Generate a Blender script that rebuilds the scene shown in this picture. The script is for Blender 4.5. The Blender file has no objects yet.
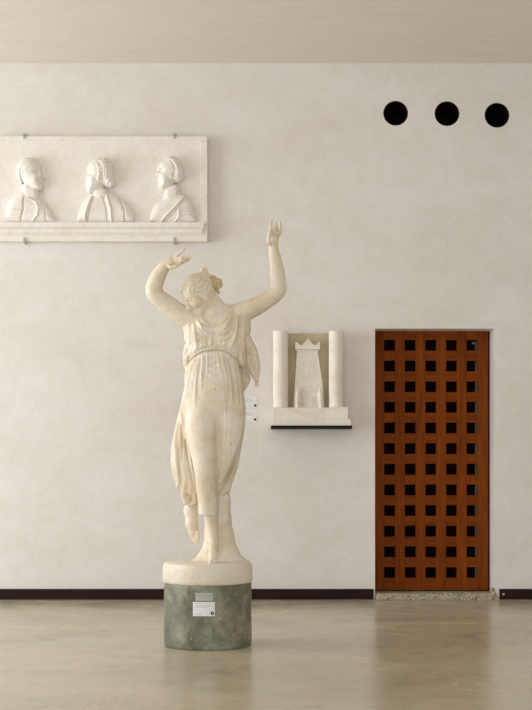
import bpy, bmesh, math, random
import numpy as np
from mathutils import Vector
from mathutils.geometry import tessellate_polygon

random.seed(7); np.random.seed(7)
sc = bpy.context.scene
COL = sc.collection
FPX, CX, HZ, CAMZ = 1250.0, 266.0, 470.0, 1.04      # focal length in px, optical axis column, horizon row, eye height
WALL = 10.0                                          # distance of the back wall
STAT = 7.44                                          # distance of the statue's axis

def P(px, py, d):                                    # photo measurement at distance d -> place in the room
    return np.array([(px - CX) * d / FPX, d, CAMZ + (HZ - py) * d / FPX])
def S(px, py, dy=0.0):
    return P(px, py, STAT + dy)
K = STAT / FPX                                       # metres per measured unit on the statue

# ------------------------------------------------------------------ materials
def mat(name, base, rough=0.7, spec=0.5, build=None):
    m = bpy.data.materials.new(name); m.use_nodes = True
    nt = m.node_tree; b = nt.nodes['Principled BSDF']
    b.inputs['Base Color'].default_value = (*base, 1); b.inputs['Roughness'].default_value = rough
    b.inputs['Specular IOR Level'].default_value = spec
    if build: build(nt, b)
    return m
def N(nt, t, **kw):
    n = nt.nodes.new(t)
    for k, v in kw.items(): setattr(n, k, v)
    return n
def coords(nt, scale=(1, 1, 1), kind='Object', rnd=False):
    tc = N(nt, 'ShaderNodeTexCoord'); mp = N(nt, 'ShaderNodeMapping')
    mp.inputs['Scale'].default_value = scale
    nt.links.new(tc.outputs[kind], mp.inputs['Vector'])
    if rnd:
        oi = N(nt, 'ShaderNodeObjectInfo'); mu = N(nt, 'ShaderNodeMath', operation='MULTIPLY'); mu.inputs[1].default_value = 37.0
        nt.links.new(oi.outputs['Random'], mu.inputs[0]); nt.links.new(mu.outputs[0], mp.inputs['Location'])
    return mp.outputs['Vector']
def noise(nt, vec, scale, detail=4, rough=0.55, dist=0.0):
    n = N(nt, 'ShaderNodeTexNoise'); n.inputs['Scale'].default_value = scale; n.inputs['Detail'].default_value = detail
    n.inputs['Roughness'].default_value = rough; n.inputs['Distortion'].default_value = dist
    nt.links.new(vec, n.inputs['Vector']); return n.outputs['Fac']
def ramp(nt, fac, stops):
    r = N(nt, 'ShaderNodeValToRGB'); e = r.color_ramp.elements
    while len(e) < len(stops): e.new(0.5)
    for el, (p, c) in zip(e, stops): el.position = p; el.color = (*c, 1)
    nt.links.new(fac, r.inputs['Fac']); return r.outputs['Color']
def mix(nt, a, b, fac, mode='MIX'):
    m = N(nt, 'ShaderNodeMix', data_type='RGBA', blend_type=mode)
    for s, i in ((a, 6), (b, 7)):
        if isinstance(s, tuple): m.inputs[i].default_value = (*s, 1)
        else: nt.links.new(s, m.inputs[i])
    if isinstance(fac, float): m.inputs[0].default_value = fac
    else: nt.links.new(fac, m.inputs[0])
    return m.outputs[2]
def bump(nt, b, h, strength, dist=0.01):
    n = N(nt, 'ShaderNodeBump'); n.inputs['Strength'].default_value = strength; n.inputs['Distance'].default_value = dist
    nt.links.new(h, n.inputs['Height']); nt.links.new(n.outputs['Normal'], b.inputs['Normal'])
def setc(nt, b, c, inp='Base Color'): nt.links.new(c, b.inputs[inp])

WALLC = (0.785, 0.753, 0.726)
def b_wall(nt, b):
    v = coords(nt, (1, 1, 1.5)); v2 = coords(nt)
    n1 = noise(nt, v, 1.1, 7, 0.62, 0.3); n2 = noise(nt, v2, 7, 6, 0.72, 0.6); n3 = noise(nt, v2, 34, 4, 0.7)
    a = tuple(c * q for c, q in zip(WALLC, (0.935, 0.92, 0.895))); d = tuple(min(1, c * 1.03) for c in WALLC)
    c = mix(nt, ramp(nt, n1, [(0.3, a), (0.66, d)]), ramp(nt, n2, [(0.34, (0.945, 0.935, 0.915)), (0.58, (1, 1, 1))]), 0.8, 'MULTIPLY')
    c = mix(nt, c, ramp(nt, n3, [(0.32, (0.94, 0.93, 0.91)), (0.55, (1, 1, 1))]), 0.5, 'MULTIPLY')
    setc(nt, b, c); bump(nt, b, n2, 0.25, 0.004)
def b_ceiling(nt, b):
    v2 = coords(nt, (0.6, 3, 1)); n2 = noise(nt, v2, 5, 6, 0.7, 0.6)
    a = tuple(c * 0.92 for c in CEILC); setc(nt, b, ramp(nt, n2, [(0.3, a), (0.65, CEILC)])); bump(nt, b, n2, 0.25, 0.006)
CEILC = (0.79, 0.74, 0.66)
def b_floor(nt, b):
    v = coords(nt, (0.55, 1.0, 1)); n1 = noise(nt, v, 0.9, 8, 0.62, 1.2)
    v2 = coords(nt, (1, 1, 1)); n2 = noise(nt, v2, 1.7, 8, 0.68, 1.6); n3 = noise(nt, v2, 26, 4, 0.7)
    c = mix(nt, ramp(nt, n1, [(0.3, (0.435, 0.375, 0.265)), (0.5, (0.52, 0.455, 0.335)), (0.7, (0.60, 0.53, 0.405))]),
            ramp(nt, n2, [(0.30, (0.76, 0.77, 0.73)), (0.45, (0.96, 0.96, 0.94)), (0.64, (1.03, 1.02, 1))]), 1.0, 'MULTIPLY')
    c = mix(nt, c, ramp(nt, n3, [(0.35, (0.93, 0.93, 0.92)), (0.55, (1, 1, 1))]), 0.7, 'MULTIPLY')
    setc(nt, b, c)
    r = N(nt, 'ShaderNodeMapRange'); r.inputs['To Min'].default_value = 0.12; r.inputs['To Max'].default_value = 0.36
    nt.links.new(n2, r.inputs['Value']); nt.links.new(r.outputs[0], b.inputs['Roughness']); bump(nt, b, n2, 0.03, 0.01)
def plaster(name, base, stain, dots=False, rough=0.62):
    def bl(nt, b):
        v = coords(nt); n1 = noise(nt, v, 6, 6, 0.6); n2 = noise(nt, v, 28, 4, 0.65)
        c = ramp(nt, n1, [(0.36, stain), (0.58, base)])
        c = mix(nt, c, ramp(nt, n2, [(0.3, (0.9, 0.88, 0.83)), (0.55, (1, 1, 1))]), 0.7, 'MULTIPLY')
        if dots:                                     # the pointing marks all over the plaster model
            vo = N(nt, 'ShaderNodeTexVoronoi'); vo.inputs['Scale'].default_value = 15.0
            nt.links.new(v, vo.inputs['Vector'])
            c = mix(nt, ramp(nt, vo.outputs['Distance'], [(0.03, (0.42, 0.30, 0.17)), (0.07, (1, 1, 1))]), c, 1.0, 'MULTIPLY')
        setc(nt, b, c); bump(nt, b, n2, 0.12, 0.003)
    return mat(name, base, rough, 0.35, bl)
def b_drum(nt, b):
    v = coords(nt); n1 = noise(nt, v, 5, 7, 0.62, 0.5); n2 = noise(nt, v, 17, 5, 0.7); n3 = noise(nt, v, 70, 3, 0.6)
    c = ramp(nt, n1, [(0.3, (0.11, 0.105, 0.068)), (0.5, (0.19, 0.188, 0.135)), (0.68, (0.33, 0.32, 0.24))])
    c = mix(nt, c, ramp(nt, n2, [(0.32, (0.5, 0.51, 0.47)), (0.6, (1.1, 1.1, 1.03))]), 0.8, 'MULTIPLY')
    n4 = noise(nt, v, 3.1, 5, 0.6, 0.9); n5 = noise(nt, v, 26, 4, 0.62)
    c = mix(nt, c, (0.37, 0.36, 0.285), ramp(nt, n4, [(0.56, (0, 0, 0)), (0.66, (0.7, 0.7, 0.7))]))      # worn pale patches
    c = mix(nt, c, (0.42, 0.42, 0.36), ramp(nt, n5, [(0.64, (0, 0, 0)), (0.70, (0.65, 0.65, 0.65))]))    # chips and lime specks
    setc(nt, b, c); bump(nt, b, n3, 0.2, 0.003)
def wood(name, axis):
    def bl(nt, b):
        s = (14, 14, 0.9) if axis == 'z' else (0.9, 14, 14)
        v = coords(nt, s, rnd=True); n1 = noise(nt, v, 3.2, 6, 0.62, 0.6); v2 = coords(nt, tuple(x * 0.22 for x in s), rnd=True); n2 = noise(nt, v2, 2, 3)
        c = mix(nt, ramp(nt, n1, [(0.25, (0.135, 0.028, 0.003)), (0.52, (0.215, 0.048, 0.004)), (0.78, (0.295, 0.074, 0.007))]),
                ramp(nt, n2, [(0.35, (0.72, 0.66, 0.62)), (0.62, (1, 1, 1))]), 0.8, 'MULTIPLY')
        setc(nt, b, c); bump(nt, b, n1, 0.1, 0.002)
    return mat(name, (0.22, 0.05, 0.005), 0.6, 0.07, bl)
def b_stone(nt, b):
    v = coords(nt); vo = N(nt, 'ShaderNodeTexVoronoi'); vo.inputs['Scale'].default_value = 95; nt.links.new(v, vo.inputs['Vector'])
    sp = N(nt, 'ShaderNodeSeparateColor'); nt.links.new(vo.outputs['Color'], sp.inputs[0])
    n = noise(nt, v, 6, 5)
    c = ramp(nt, sp.outputs[0], [(0.08, (0.24, 0.19, 0.12)), (0.35, (0.44, 0.375, 0.265)), (0.75, (0.53, 0.46, 0.34)), (0.95, (0.60, 0.54, 0.43))])
    c = mix(nt, c, ramp(nt, n, [(0.35, (0.75, 0.73, 0.68)), (0.6, (1, 1, 1))]), 0.8, 'MULTIPLY')
    setc(nt, b, c); bump(nt, b, vo.outputs['Distance'], 0.4, 0.006)
def b_dark(c0):
    def bl(nt, b):
        v = coords(nt, (1, 6, 6)); n = noise(nt, v, 3, 5); setc(nt, b, ramp(nt, n, [(0.3, tuple(x * 0.7 for x in c0)), (0.7, tuple(x * 1.25 for x in c0))]))
    return bl
def b_paper(c0):
    def bl(nt, b):
        n = noise(nt, coords(nt), 40, 3); setc(nt, b, ramp(nt, n, [(0.3, tuple(x * 0.95 for x in c0)), (0.7, c0)]))
    return bl

M = {}
M['wall'] = mat('wall_plaster', WALLC, 0.85, 0.2, b_wall)
M['ceil'] = mat('ceiling_plaster', CEILC, 0.85, 0.2, b_ceiling)
M['floor'] = mat('polished_concrete', (0.42, 0.36, 0.27), 0.3, 0.42, b_floor)
M['statue'] = plaster('statue_plaster', (0.80, 0.715, 0.60), (0.715, 0.585, 0.425), True)
M['bun'] = plaster('statue_plaster_ochre', (0.70, 0.58, 0.39), (0.52, 0.36, 0.17))
M['plinth'] = plaster('plinth_plaster', (0.79, 0.72, 0.61), (0.71, 0.62, 0.49))
M['relief'] = plaster('relief_plaster', (0.86, 0.82, 0.77), (0.82, 0.765, 0.695))
M['tower'] = plaster('tower_plaster', (0.86, 0.81, 0.735), (0.80, 0.725, 0.61))
M['dirty'] = plaster('tower_back_plaster', (0.60, 0.52, 0.36), (0.50, 0.42, 0.27))
M['drum'] = mat('drum_concrete', (0.19, 0.2, 0.155), 0.42, 0.4, b_drum)
M['woodz'] = wood('door_wood_upright', 'z'); M['woodx'] = wood('door_wood_cross', 'x')
M['stone'] = mat('threshold_stone', (0.42, 0.36, 0.25), 0.8, 0.3, b_stone)
M['base'] = mat('dark_baseboard', (0.024, 0.009, 0.007), 0.6, 0.12, b_dark((0.024, 0.009, 0.007)))
M['black'] = mat('shelf_metal', (0.012, 0.008, 0.007), 0.5, 0.15, b_dark((0.012, 0.008, 0.007)))
M['void'] = mat('void_dark', (0.02, 0.006, 0.006), 0.9, 0.05, b_dark((0.02, 0.006, 0.006)))  # near-black of the vent holes, also painted shade in the door gaps
M['pane'] = mat('cavity_shade', (0.016, 0.005, 0.004), 0.8, 0.04, b_dark((0.016, 0.005, 0.004)))
M['paper'] = mat('caption_paper', (0.84, 0.83, 0.83), 0.6, 0.3, b_paper((0.84, 0.83, 0.83)))
M['plate'] = mat('nameplate_grey', (0.47, 0.47, 0.44), 0.5, 0.4, b_paper((0.47, 0.47, 0.44)))
M['ink'] = mat('ink_black', (0.012, 0.012, 0.013), 0.6, 0.3, b_paper((0.012, 0.012, 0.013)))
M['grey_ink'] = mat('ink_grey', (0.33, 0.32, 0.32), 0.6, 0.3, b_paper((0.33, 0.32, 0.32)))
M['zinc'] = mat('clamp_metal', (0.46, 0.46, 0.40), 0.55, 0.4, b_paper((0.46, 0.46, 0.40)))
M['brass'] = mat('screw_brass', (0.45, 0.30, 0.12), 0.4, 0.5, b_paper((0.45, 0.30, 0.12)))
M['frost'] = mat('pale_green_frame', (0.30, 0.36, 0.33), 0.5, 0.3, b_paper((0.30, 0.36, 0.33)))

# ------------------------------------------------------------------ object helpers
def link(name, me, m, parent=None, smooth=False):
    o = bpy.data.objects.new(name, me); COL.objects.link(o)
    if m: me.materials.append(m)
    if parent is not None: o.parent = parent
    if smooth: me.polygons.foreach_set('use_smooth', [True] * len(me.polygons))
    return o
def from_bm(name, bm, m, parent=None, smooth=False, loc=None):
    bmesh.ops.recalc_face_normals(bm, faces=bm.faces)
    me = bpy.data.meshes.new(name); 
    if loc is not None: bmesh.ops.translate(bm, verts=bm.verts, vec=-Vector(loc))
    bm.to_mesh(me); bm.free()
    o = link(name, me, m, parent, smooth)
    if loc is not None: o.location = loc
    return o
def arr_mesh(name, V, Q, m, parent=None):
    me = bpy.data.meshes.new(name); V = np.asarray(V, np.float32); Q = np.asarray(Q, np.int32)
    n = Q.shape[1]
    me.vertices.add(len(V)); me.vertices.foreach_set('co', V.ravel())
    me.loops.add(Q.size); me.loops.foreach_set('vertex_index', Q.ravel())
    me.polygons.add(len(Q)); me.polygons.foreach_set('loop_start', np.arange(len(Q), dtype=np.int32) * n)
    me.update(calc_edges=True); me.validate()
    return link(name, me, m, parent, True)
def box(bm, x0, x1, y0, y1, z0, z1, bev=0.0):
    r = bmesh.ops.create_cube(bm, size=1)
    for v in r['verts']:
        v.co = Vector(((x0 + x1) / 2 + v.co.x * (x1 - x0), (y0 + y1) / 2 + v.co.y * (y1 - y0), (z0 + z1) / 2 + v.co.z * (z1 - z0)))
    if bev > 0:
        es = {e for v in r['verts'] for e in v.link_edges}
        bmesh.ops.bevel(bm, geom=list(es), offset=bev, segments=2, affect='EDGES', profile=0.5)
def boxo(name, b, m, parent=None, bev=0.0, loc=None):
    bm = bmesh.new(); box(bm, *b, bev); return from_bm(name, bm, m, parent, False, loc)
def prism(bm, pts, y0, y1):                          # outline in x,z extruded along y
    a = [bm.verts.new((x, y0, z)) for x, z in pts]; c = [bm.verts.new((x, y1, z)) for x, z in pts]
    bm.faces.new(a); bm.faces.new(c[::-1]); n = len(pts)
    for i in range(n): bm.faces.new((a[i], c[i], c[(i + 1) % n], a[(i + 1) % n]))
def lathe(bm, prof, c, seg=96, wob=None):
    rings = []
    for r, z in prof:
        ring = []
        for i in range(seg):
            t = 2 * math.pi * i / seg; rr = r * (1 + (wob(t, z) if wob else 0))
            ring.append(bm.verts.new((c[0] + rr * math.cos(t), c[1] + rr * math.sin(t), z)))
        rings.append(ring)
    for a, b in zip(rings, rings[1:]):
        for i in range(seg): bm.faces.new((a[i], a[(i + 1) % seg], b[(i + 1) % seg], b[i]))
    bm.faces.new(rings[0][::-1]); bm.faces.new(rings[-1])
def thing(name, label, cat, loc=(0, 0, 0), group=None):
    o = bpy.data.objects.new(name, None); COL.objects.link(o); o.location = loc; o.empty_display_size = 0.1
    o['label'] = label; o['category'] = cat
    if group: o['group'] = group
    bpy.context.view_layer.update()
    return o
def adopt(o, parent):                                # parent keeping the place in the room
    o.parent = parent
    p = parent; off = Vector((0, 0, 0))
    while p is not None: off += p.location; p = p.parent
    o.location = Vector(o.location) - off
    return o
def tag(o, label, cat, group=None, kind=None):
    o['label'] = label; o['category'] = cat
    if group: o['group'] = group
    if kind: o['kind'] = kind
    return o

# ------------------------------------------------------------------ implicit modelling
def smin(a, b, k):
    if k <= 0: return np.minimum(a, b)
    h = np.maximum(k - np.abs(a - b), 0) / k
    return np.minimum(a, b) - h * h * k * 0.25
class Field:
    def __init__(s, lo, hi, h):
        s.h = h; s.lo = np.array(lo, float); s.n = np.ceil((np.array(hi) - s.lo) / h).astype(int) + 1
        s.F = np.full(s.n, 0.2, np.float32)
        s.ax = [(s.lo[i] + h * np.arange(s.n[i])).astype(np.float32) for i in range(3)]
    def put(s, f, lo, hi, k=0.0, cut=False):
        pad = k + 3 * s.h
        i0 = np.clip(np.floor((np.array(lo) - pad - s.lo) / s.h).astype(int), 0, s.n)
        i1 = np.clip(np.ceil((np.array(hi) + pad - s.lo) / s.h).astype(int) + 1, 0, s.n)
        if np.any(i1 <= i0): return
        X = s.ax[0][i0[0]:i1[0]][:, None, None]; Y = s.ax[1][i0[1]:i1[1]][None, :, None]; Z = s.ax[2][i0[2]:i1[2]][None, None, :]
        sl = tuple(slice(a, b) for a, b in zip(i0, i1))
        d = f(X, Y, Z)
        s.F[sl] = -smin(-s.F[sl], d, k) if cut else smin(s.F[sl], d, k)
    def cap(s, a, b, r1, r2=None, k=0.02):
        a = np.array(a, float); b = np.array(b, float); r2 = r1 if r2 is None else r2
        ab = b - a; L = max(1e-9, ab @ ab); m = max(r1, r2)
        def f(X, Y, Z):
            t = np.clip(((X - a[0]) * ab[0] + (Y - a[1]) * ab[1] + (Z - a[2]) * ab[2]) / L, 0, 1)
            return np.sqrt((X - a[0] - t * ab[0]) ** 2 + (Y - a[1] - t * ab[1]) ** 2 + (Z - a[2] - t * ab[2]) ** 2) - (r1 + (r2 - r1) * t)
        s.put(f, np.minimum(a, b) - m, np.maximum(a, b) + m, k)
    def chain(s, pts, k=0.02):                        # pts: (point, radius)
        for (a, ra), (b, rb) in zip(pts, pts[1:]): s.cap(a, b, ra, rb, k)
    def ell(s, c, r, R=None, k=0.02, cut=False):
        c = np.array(c, float); r = np.array(r, float); R = np.eye(3) if R is None else R; m = max(r)
        def f(X, Y, Z):
            dx, dy, dz = X - c[0], Y - c[1], Z - c[2]
            q = [(dx * R[i][0] + dy * R[i][1] + dz * R[i][2]) for i in range(3)]
            k0 = np.sqrt(sum((q[i] / r[i]) ** 2 for i in range(3))) + 1e-6; k1 = np.sqrt(sum((q[i] / r[i] ** 2) ** 2 for i in range(3))) + 1e-6
            return k0 * (k0 - 1) / k1
        s.put(f, c - m, c + m, k, cut)
    def loft(s, rows, k=0.02, p=2.0, fold=None):      # rows: (row, left, right, dy, half depth), top to bottom
        rows = sorted(rows, key=lambda r: -r[0])
        L = [S(r[1], r[0], r[3]) for r in rows]; Rr = [S(r[2], r[0], r[3]) for r in rows]
        z = np.array([a[2] for a in L]); cx = np.array([(a[0] + b[0]) / 2 for a, b in zip(L, Rr)]); w = np.array([(b[0] - a[0]) / 2 for a, b in zip(L, Rr)])
        yc = np.array([STAT + r[3] for r in rows]); dp = np.array([r[4] for r in rows])
        def f(X, Y, Z):
            zz = Z.ravel(); sh = (1, 1, -1)
            c, W, y, D = (np.interp(zz, z, q).reshape(sh).astype(np.float32) for q in (cx, w, yc, dp))
            u = (X - c) / W; v = (Y - y) / D
            d = ((np.abs(u) ** p + np.abs(v) ** p) ** (1 / p) - 1) * np.minimum(W, D)
            if fold: d = d + fold(u, v, Z)
            return np.maximum(d, np.maximum(z[0] - Z, Z - z[-1]))
        s.put(f, (min((cx - w)), min(yc - dp), z[0]), (max(cx + w), max(yc + dp), z[-1]), k)
    def mesh(s):
        F = s.F; nx, ny, nz = F.shape; ins = F < 0
        cnt = np.zeros((nx - 1, ny - 1, nz - 1), np.int8)
        offs = [(i, j, k) for i in (0, 1) for j in (0, 1) for k in (0, 1)]
        for i, j, k in offs: cnt += ins[i:nx - 1 + i, j:ny - 1 + j, k:nz - 1 + k]
        act = np.argwhere((cnt > 0) & (cnt < 8))
        idx = np.full(cnt.shape, -1, np.int32); idx[tuple(act.T)] = np.arange(len(act))
        val = {o: F[act[:, 0] + o[0], act[:, 1] + o[1], act[:, 2] + o[2]] for o in offs}
        acc = np.zeros((len(act), 3)); num = np.zeros(len(act))
        for o in offs:
            for ax in range(3):
                if o[ax] == 0:
                    q = list(o); q[ax] = 1; a = val[o]; b = val[tuple(q)]
                    cr = (a < 0) != (b < 0); t = np.where(cr, a / np.where(cr, a - b, 1), 0)
                    pt = np.tile(np.array(o, float), (len(act), 1)); pt[:, ax] = t
                    acc[cr] += pt[cr]; num[cr] += 1
        V = (act + acc / num[:, None]) * s.h + s.lo
        quads = []
        for ax in range(3):
            sl0 = [slice(1, -1)] * 3; sl1 = [slice(1, -1)] * 3; sl0[ax] = slice(0, -1); sl1[ax] = slice(1, None)
            a = ins[tuple(sl0)]; b = ins[tuple(sl1)]; e = np.argwhere(a != b)
            if not len(e): continue
            flip = a[tuple(e.T)]; o1, o2 = [q for q in range(3) if q != ax]
            base = e.copy(); base[:, o1] += 1; base[:, o2] += 1
            c = []
            for d1, d2 in ((-1, -1), (0, -1), (0, 0), (-1, 0)):
                t = base.copy(); t[:, o1] += d1; t[:, o2] += d2; c.append(idx[t[:, 0], t[:, 1], t[:, 2]])
            q = np.stack(c, 1); fl = flip if ax != 1 else ~flip
            q[~fl] = q[~fl][:, ::-1]; quads.append(q)
        Q = np.concatenate(quads); Q = Q[(Q >= 0).all(1)]
        return V, Q
    def front(s, x, z):                               # first surface met going away from the viewer's side
        i = int(round((x - s.lo[0]) / s.h)); k = int(round((z - s.lo[2]) / s.h))
        col = s.F[np.clip(i, 0, s.n[0] - 1), :, np.clip(k, 0, s.n[2] - 1)]; w = np.argwhere(col < 0)
        return s.ax[1][w[0, 0]] if len(w) else None
def vnormals(V, Q):
    n = np.cross(V[Q[:, 2]] - V[Q[:, 0]], V[Q[:, 3]] - V[Q[:, 1]]); out = np.zeros_like(V)
    for j in range(4):
        for a in range(3): out[:, a] += np.bincount(Q[:, j], n[:, a], len(V))
    return out / (np.linalg.norm(out, axis=1, keepdims=True) + 1e-12)

# ================================================================== THE ROOM
ZC = CAMZ + (HZ - 63.3) / 125.0                       # ceiling height
XL, XR, YF = -7.6, 5.0, -3.0
def struct(o, label, cat): return tag(o, label, cat, None, 'structure')
struct(boxo('floor', (XL - .3, XR + .3, YF - .3, 11.2, -0.2, 0.0), M['floor']), 'polished beige concrete floor', 'floor')
struct(boxo('ceiling', (XL - .3, XR + .3, YF - .3, 11.2, ZC, ZC + 0.25), M['ceil']), 'pale plaster ceiling', 'ceiling')
# back wall with the door recess and three round openings
DX0, DX1, DZ = (375.0 - CX) / 125, (494 - CX) / 125, CAMZ + (HZ - 328.6) / 125
HOLES = [(395.7, 113.2), (447.0, 113.6), (497.0, 115.2)]; HR = 12.4 / 125
outer = [(XL - .3, 0), (DX0, 0), (DX0, DZ), (DX1, DZ), (DX1, 0), (XR + .3, 0), (XR + .3, ZC), (XL - .3, ZC)]
hl = [[((hx - CX) / 125 + HR * math.cos(t), CAMZ + (HZ - hy) / 125 + HR * math.sin(t)) for t in [2 * math.pi * i / 64 for i in range(64)]] for hx, hy in HOLES]
loops = [outer] + hl
flat = [p for l in loops for p in l]
tris = tessellate_polygon([[Vector((x, z, 0)) for x, z in l] for l in loops])
WT = 0.55
bm = bmesh.new()
fr = [bm.verts.new((x, WALL, z)) for x, z in flat]; bk = [bm.verts.new((x, WALL + WT, z)) for x, z in flat]
for t in tris: bm.faces.new([fr[i] for i in t]); bm.faces.new([bk[i] for i in t][::-1])
o0 = 0
for l in loops:
    for i in range(len(l)):
        a, b = o0 + i, o0 + (i + 1) % len(l); bm.faces.new((fr[a], fr[b], bk[b], bk[a]))
    o0 += len(l)
struct(from_bm('wall_back', bm, M['wall']), 'off-white plaster wall behind the statue', 'wall')
struct(boxo('wall_right', (XR, XR + .3, YF, WALL, 0, ZC), M['wall']), 'off-white plaster side wall at the right', 'wall')
# left wall: a tall window bringing daylight; front wall: a wide window added for fill light (both out of the picture)
LW = (4.4, 9.6, 0.6, 3.7)
bm = bmesh.new()
box(bm, XL - .3, XL, YF, LW[0], 0, ZC); box(bm, XL - .3, XL, LW[1], WALL, 0, ZC); box(bm, XL - .3, XL, LW[0], LW[1], 0, LW[2]); box(bm, XL - .3, XL, LW[0], LW[1], LW[3], ZC)
struct(from_bm('wall_left', bm, M['wall']), 'off-white plaster side wall at the left with tall window', 'wall')
FW = (-4.4, 3.2, 0.2, 2.3)
bm = bmesh.new()
box(bm, XL - .3, FW[0], YF - .3, YF, 0, ZC); box(bm, FW[1], XR + .3, YF - .3, YF, 0, ZC); box(bm, FW[0], FW[1], YF - .3, YF, 0, FW[2]); box(bm, FW[0], FW[1], YF - .3, YF, FW[3], ZC)
struct(from_bm('wall_front', bm, M['wall']), 'off-white plaster wall facing the statue with added wide window', 'wall')
bm = bmesh.new()
for i in range(6):
    y = LW[0] + (LW[1] - LW[0]) * i / 5; box(bm, XL - .2, XL - .14, y - .025, y + .025, LW[2], LW[3])
struct(from_bm('window_1', bm, M['base']), 'dark mullions of the tall side window', 'window')
bm = bmesh.new()
for i in range(5):
    x = FW[0] + (FW[1] - FW[0]) * i / 4; box(bm, x - .025, x + .025, YF - .2, YF - .14, FW[2], FW[3])
struct(from_bm('added_window_2', bm, M['base']), 'dark mullions of the added wide front window', 'window')
# baseboards
bz0, bz1 = 0.006, 0.089
struct(boxo('baseboard_left', (XL, (373.6 - CX) / 125.3, WALL - .025, WALL, bz0, bz1), M['base'], None, 0.002), 'dark brown baseboard left of the lattice door', 'baseboard')
br = struct(boxo('baseboard_right', ((499.8 - CX) / 125.3, XR, WALL - .025, WALL, bz0, bz1), M['base'], None, 0.002), 'dark brown baseboard right of the lattice door', 'baseboard')
bm = bmesh.new(); c = P(503.6, 594.3, WALL - .025)
bmesh.ops.create_icosphere(bm, subdivisions=2, radius=0.011)
for v in bm.verts: v.co = Vector((c[0] + v.co.x, c[1] + v.co.y * 0.35, c[2] + v.co.z))
s_ = from_bm('screw', bm, M['brass'], br, True); s_['label'] = 'brass screw head'
# plaster lining behind the door opening and stone threshold
DP = 10.18                                            # distance of the door's face
bm = bmesh.new()
n = 40
ys = [WALL - 0.012, WALL + 0.02, DP + .01]
for i in range(n):
    xa, xb = DX0 + 0.001 + (DX1 - DX0 - .002) * i / n, DX0 + .001 + (DX1 - DX0 - .002) * (i + 1) / n
box(bm, DX0 + .001, DX1 - .001, WALL - .012, DP + .3, 0.0, 0.052, 0.006)
bmesh.ops.subdivide_edges(bm, edges=[e for e in bm.edges if abs(e.verts[0].co.x - e.verts[1].co.x) > .5], cuts=60)
for v in bm.verts:
    if v.co.y < WALL + .02:
        v.co.y += 0.007 * math.sin(v.co.x * 61) * math.sin(v.co.x * 23 + v.co.z * 90) + random.uniform(-.003, .003); v.co.z += random.uniform(-.003, .003) * (v.co.z > .03)
struct(from_bm('trim_1', bm, M['stone']), 'rough speckled stone threshold under the lattice door', 'threshold')

bm = bmesh.new(); rg_ = random.Random(11)
for q in range(26):                                    # broken plaster and stone at the foot of the right jamb
    u = rg_.random(); w_ = rg_.random() ** 1.5; px, py = 491.5 + 7.2 * u * (1 - .8 * w_), 599.6 - 15 * w_ * (1 - .75 * u)
    c_ = P(px, py, WALL - .002); n0 = len(bm.verts); r_ = bmesh.ops.create_icosphere(bm, subdivisions=2, radius=rg_.uniform(.012, .022))
    for v in r_['verts']: v.co = Vector((c_[0] + v.co.x * rg_.uniform(.9, 1.15), c_[1] + v.co.y * .5, max(0.0, c_[2] + v.co.z * rg_.uniform(.9, 1.1))))
struct(from_bm('trim_2', bm, M['stone'], None, True), 'broken stone at the foot of the right door jamb', 'threshold')

# ------------------------------------------------------------------ the lattice door
k = DP / FPX
dx = lambda px: (px - CX) * k
dz = lambda py: CAMZ + (HZ - py) * k
door = thing('door_1', 'reddish brown wooden lattice door with rows of square holes', 'door', (dx(432), DP, dz(590))); door['kind'] = 'structure'
cols = [384.2 + 20.65 * i for i in range(5)]; rows = [339.9 + 20.66 * i for i in range(12)]; HS = 10.8
edges = [373.4] + [q for c_ in cols for q in (c_, c_ + HS)] + [488.3]
T = 0.042
for i in range(6):
    a, b = dx(edges[2 * i]), dx(edges[2 * i + 1])
    adopt(boxo('stile', (a, b, DP, DP + T, dz(590), dz(329.5) - .012), M['woodz'], None, 0.0015, ((a + b) / 2, DP, 1.0)), door)
redge = [333.0] + [q for r_ in rows for q in (r_, r_ + HS)] + [590.0]
for i in range(13):
    a, b = dz(redge[2 * i + 1]), dz(redge[2 * i])
    if i == 0: b = dz(329.5) - .012
    adopt(boxo('rail', (dx(373.4) + .002, dx(488.3) - .002, DP + .0015, DP + T - .002, a, b), M['woodx'], None, 0.001, (dx(432), DP, (a + b) / 2)), door)
adopt(boxo('gap_shade', (dx(488.4), DX1 - .001, DP + .012, DP + .05, 0.053, DZ - .003), M['void'], None, 0, (dx(489.5), DP, 1.1)), door)  # dark strip paints the shade in the gap beside the door
adopt(boxo('gap_shade', (DX0 + .001, DX1 - .001, DP + .012, DP + .05, dz(329.5) - .01, DZ - .002), M['void'], None, 0, (dx(432), DP, 2.1)), door)  # same painted shade for the gap above the door
p_ = adopt(boxo('cavity_shade', (DX0 + .002, DX1 - .002, DP + .16, DP + .175, 0.053, DZ - .003), M['pane'], None, 0, (dx(432), DP + .16, 1.1)), door); p_['label'] = 'dark sheet painting the unlit space behind the lattice'  # near-black sheet puts in the shade of the space behind
bm = bmesh.new(); kk = (DP + .13) / FPX; fx = lambda px: (px - CX) * kk; fz = lambda py: CAMZ + (HZ - py) * kk
box(bm, fx(475.0), fx(477.6), DP + .125, DP + .135, fz(586), fz(342.0)); box(bm, fx(471.8), fx(475.0), DP + .125, DP + .135, fz(344.3), fz(342.0))
f_ = adopt(from_bm('rear_frame', bm, M['frost'], None, False, (fx(475), DP + .13, 1.1)), door); f_['label'] = 'pale green framing edge behind the right holes'

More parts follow.
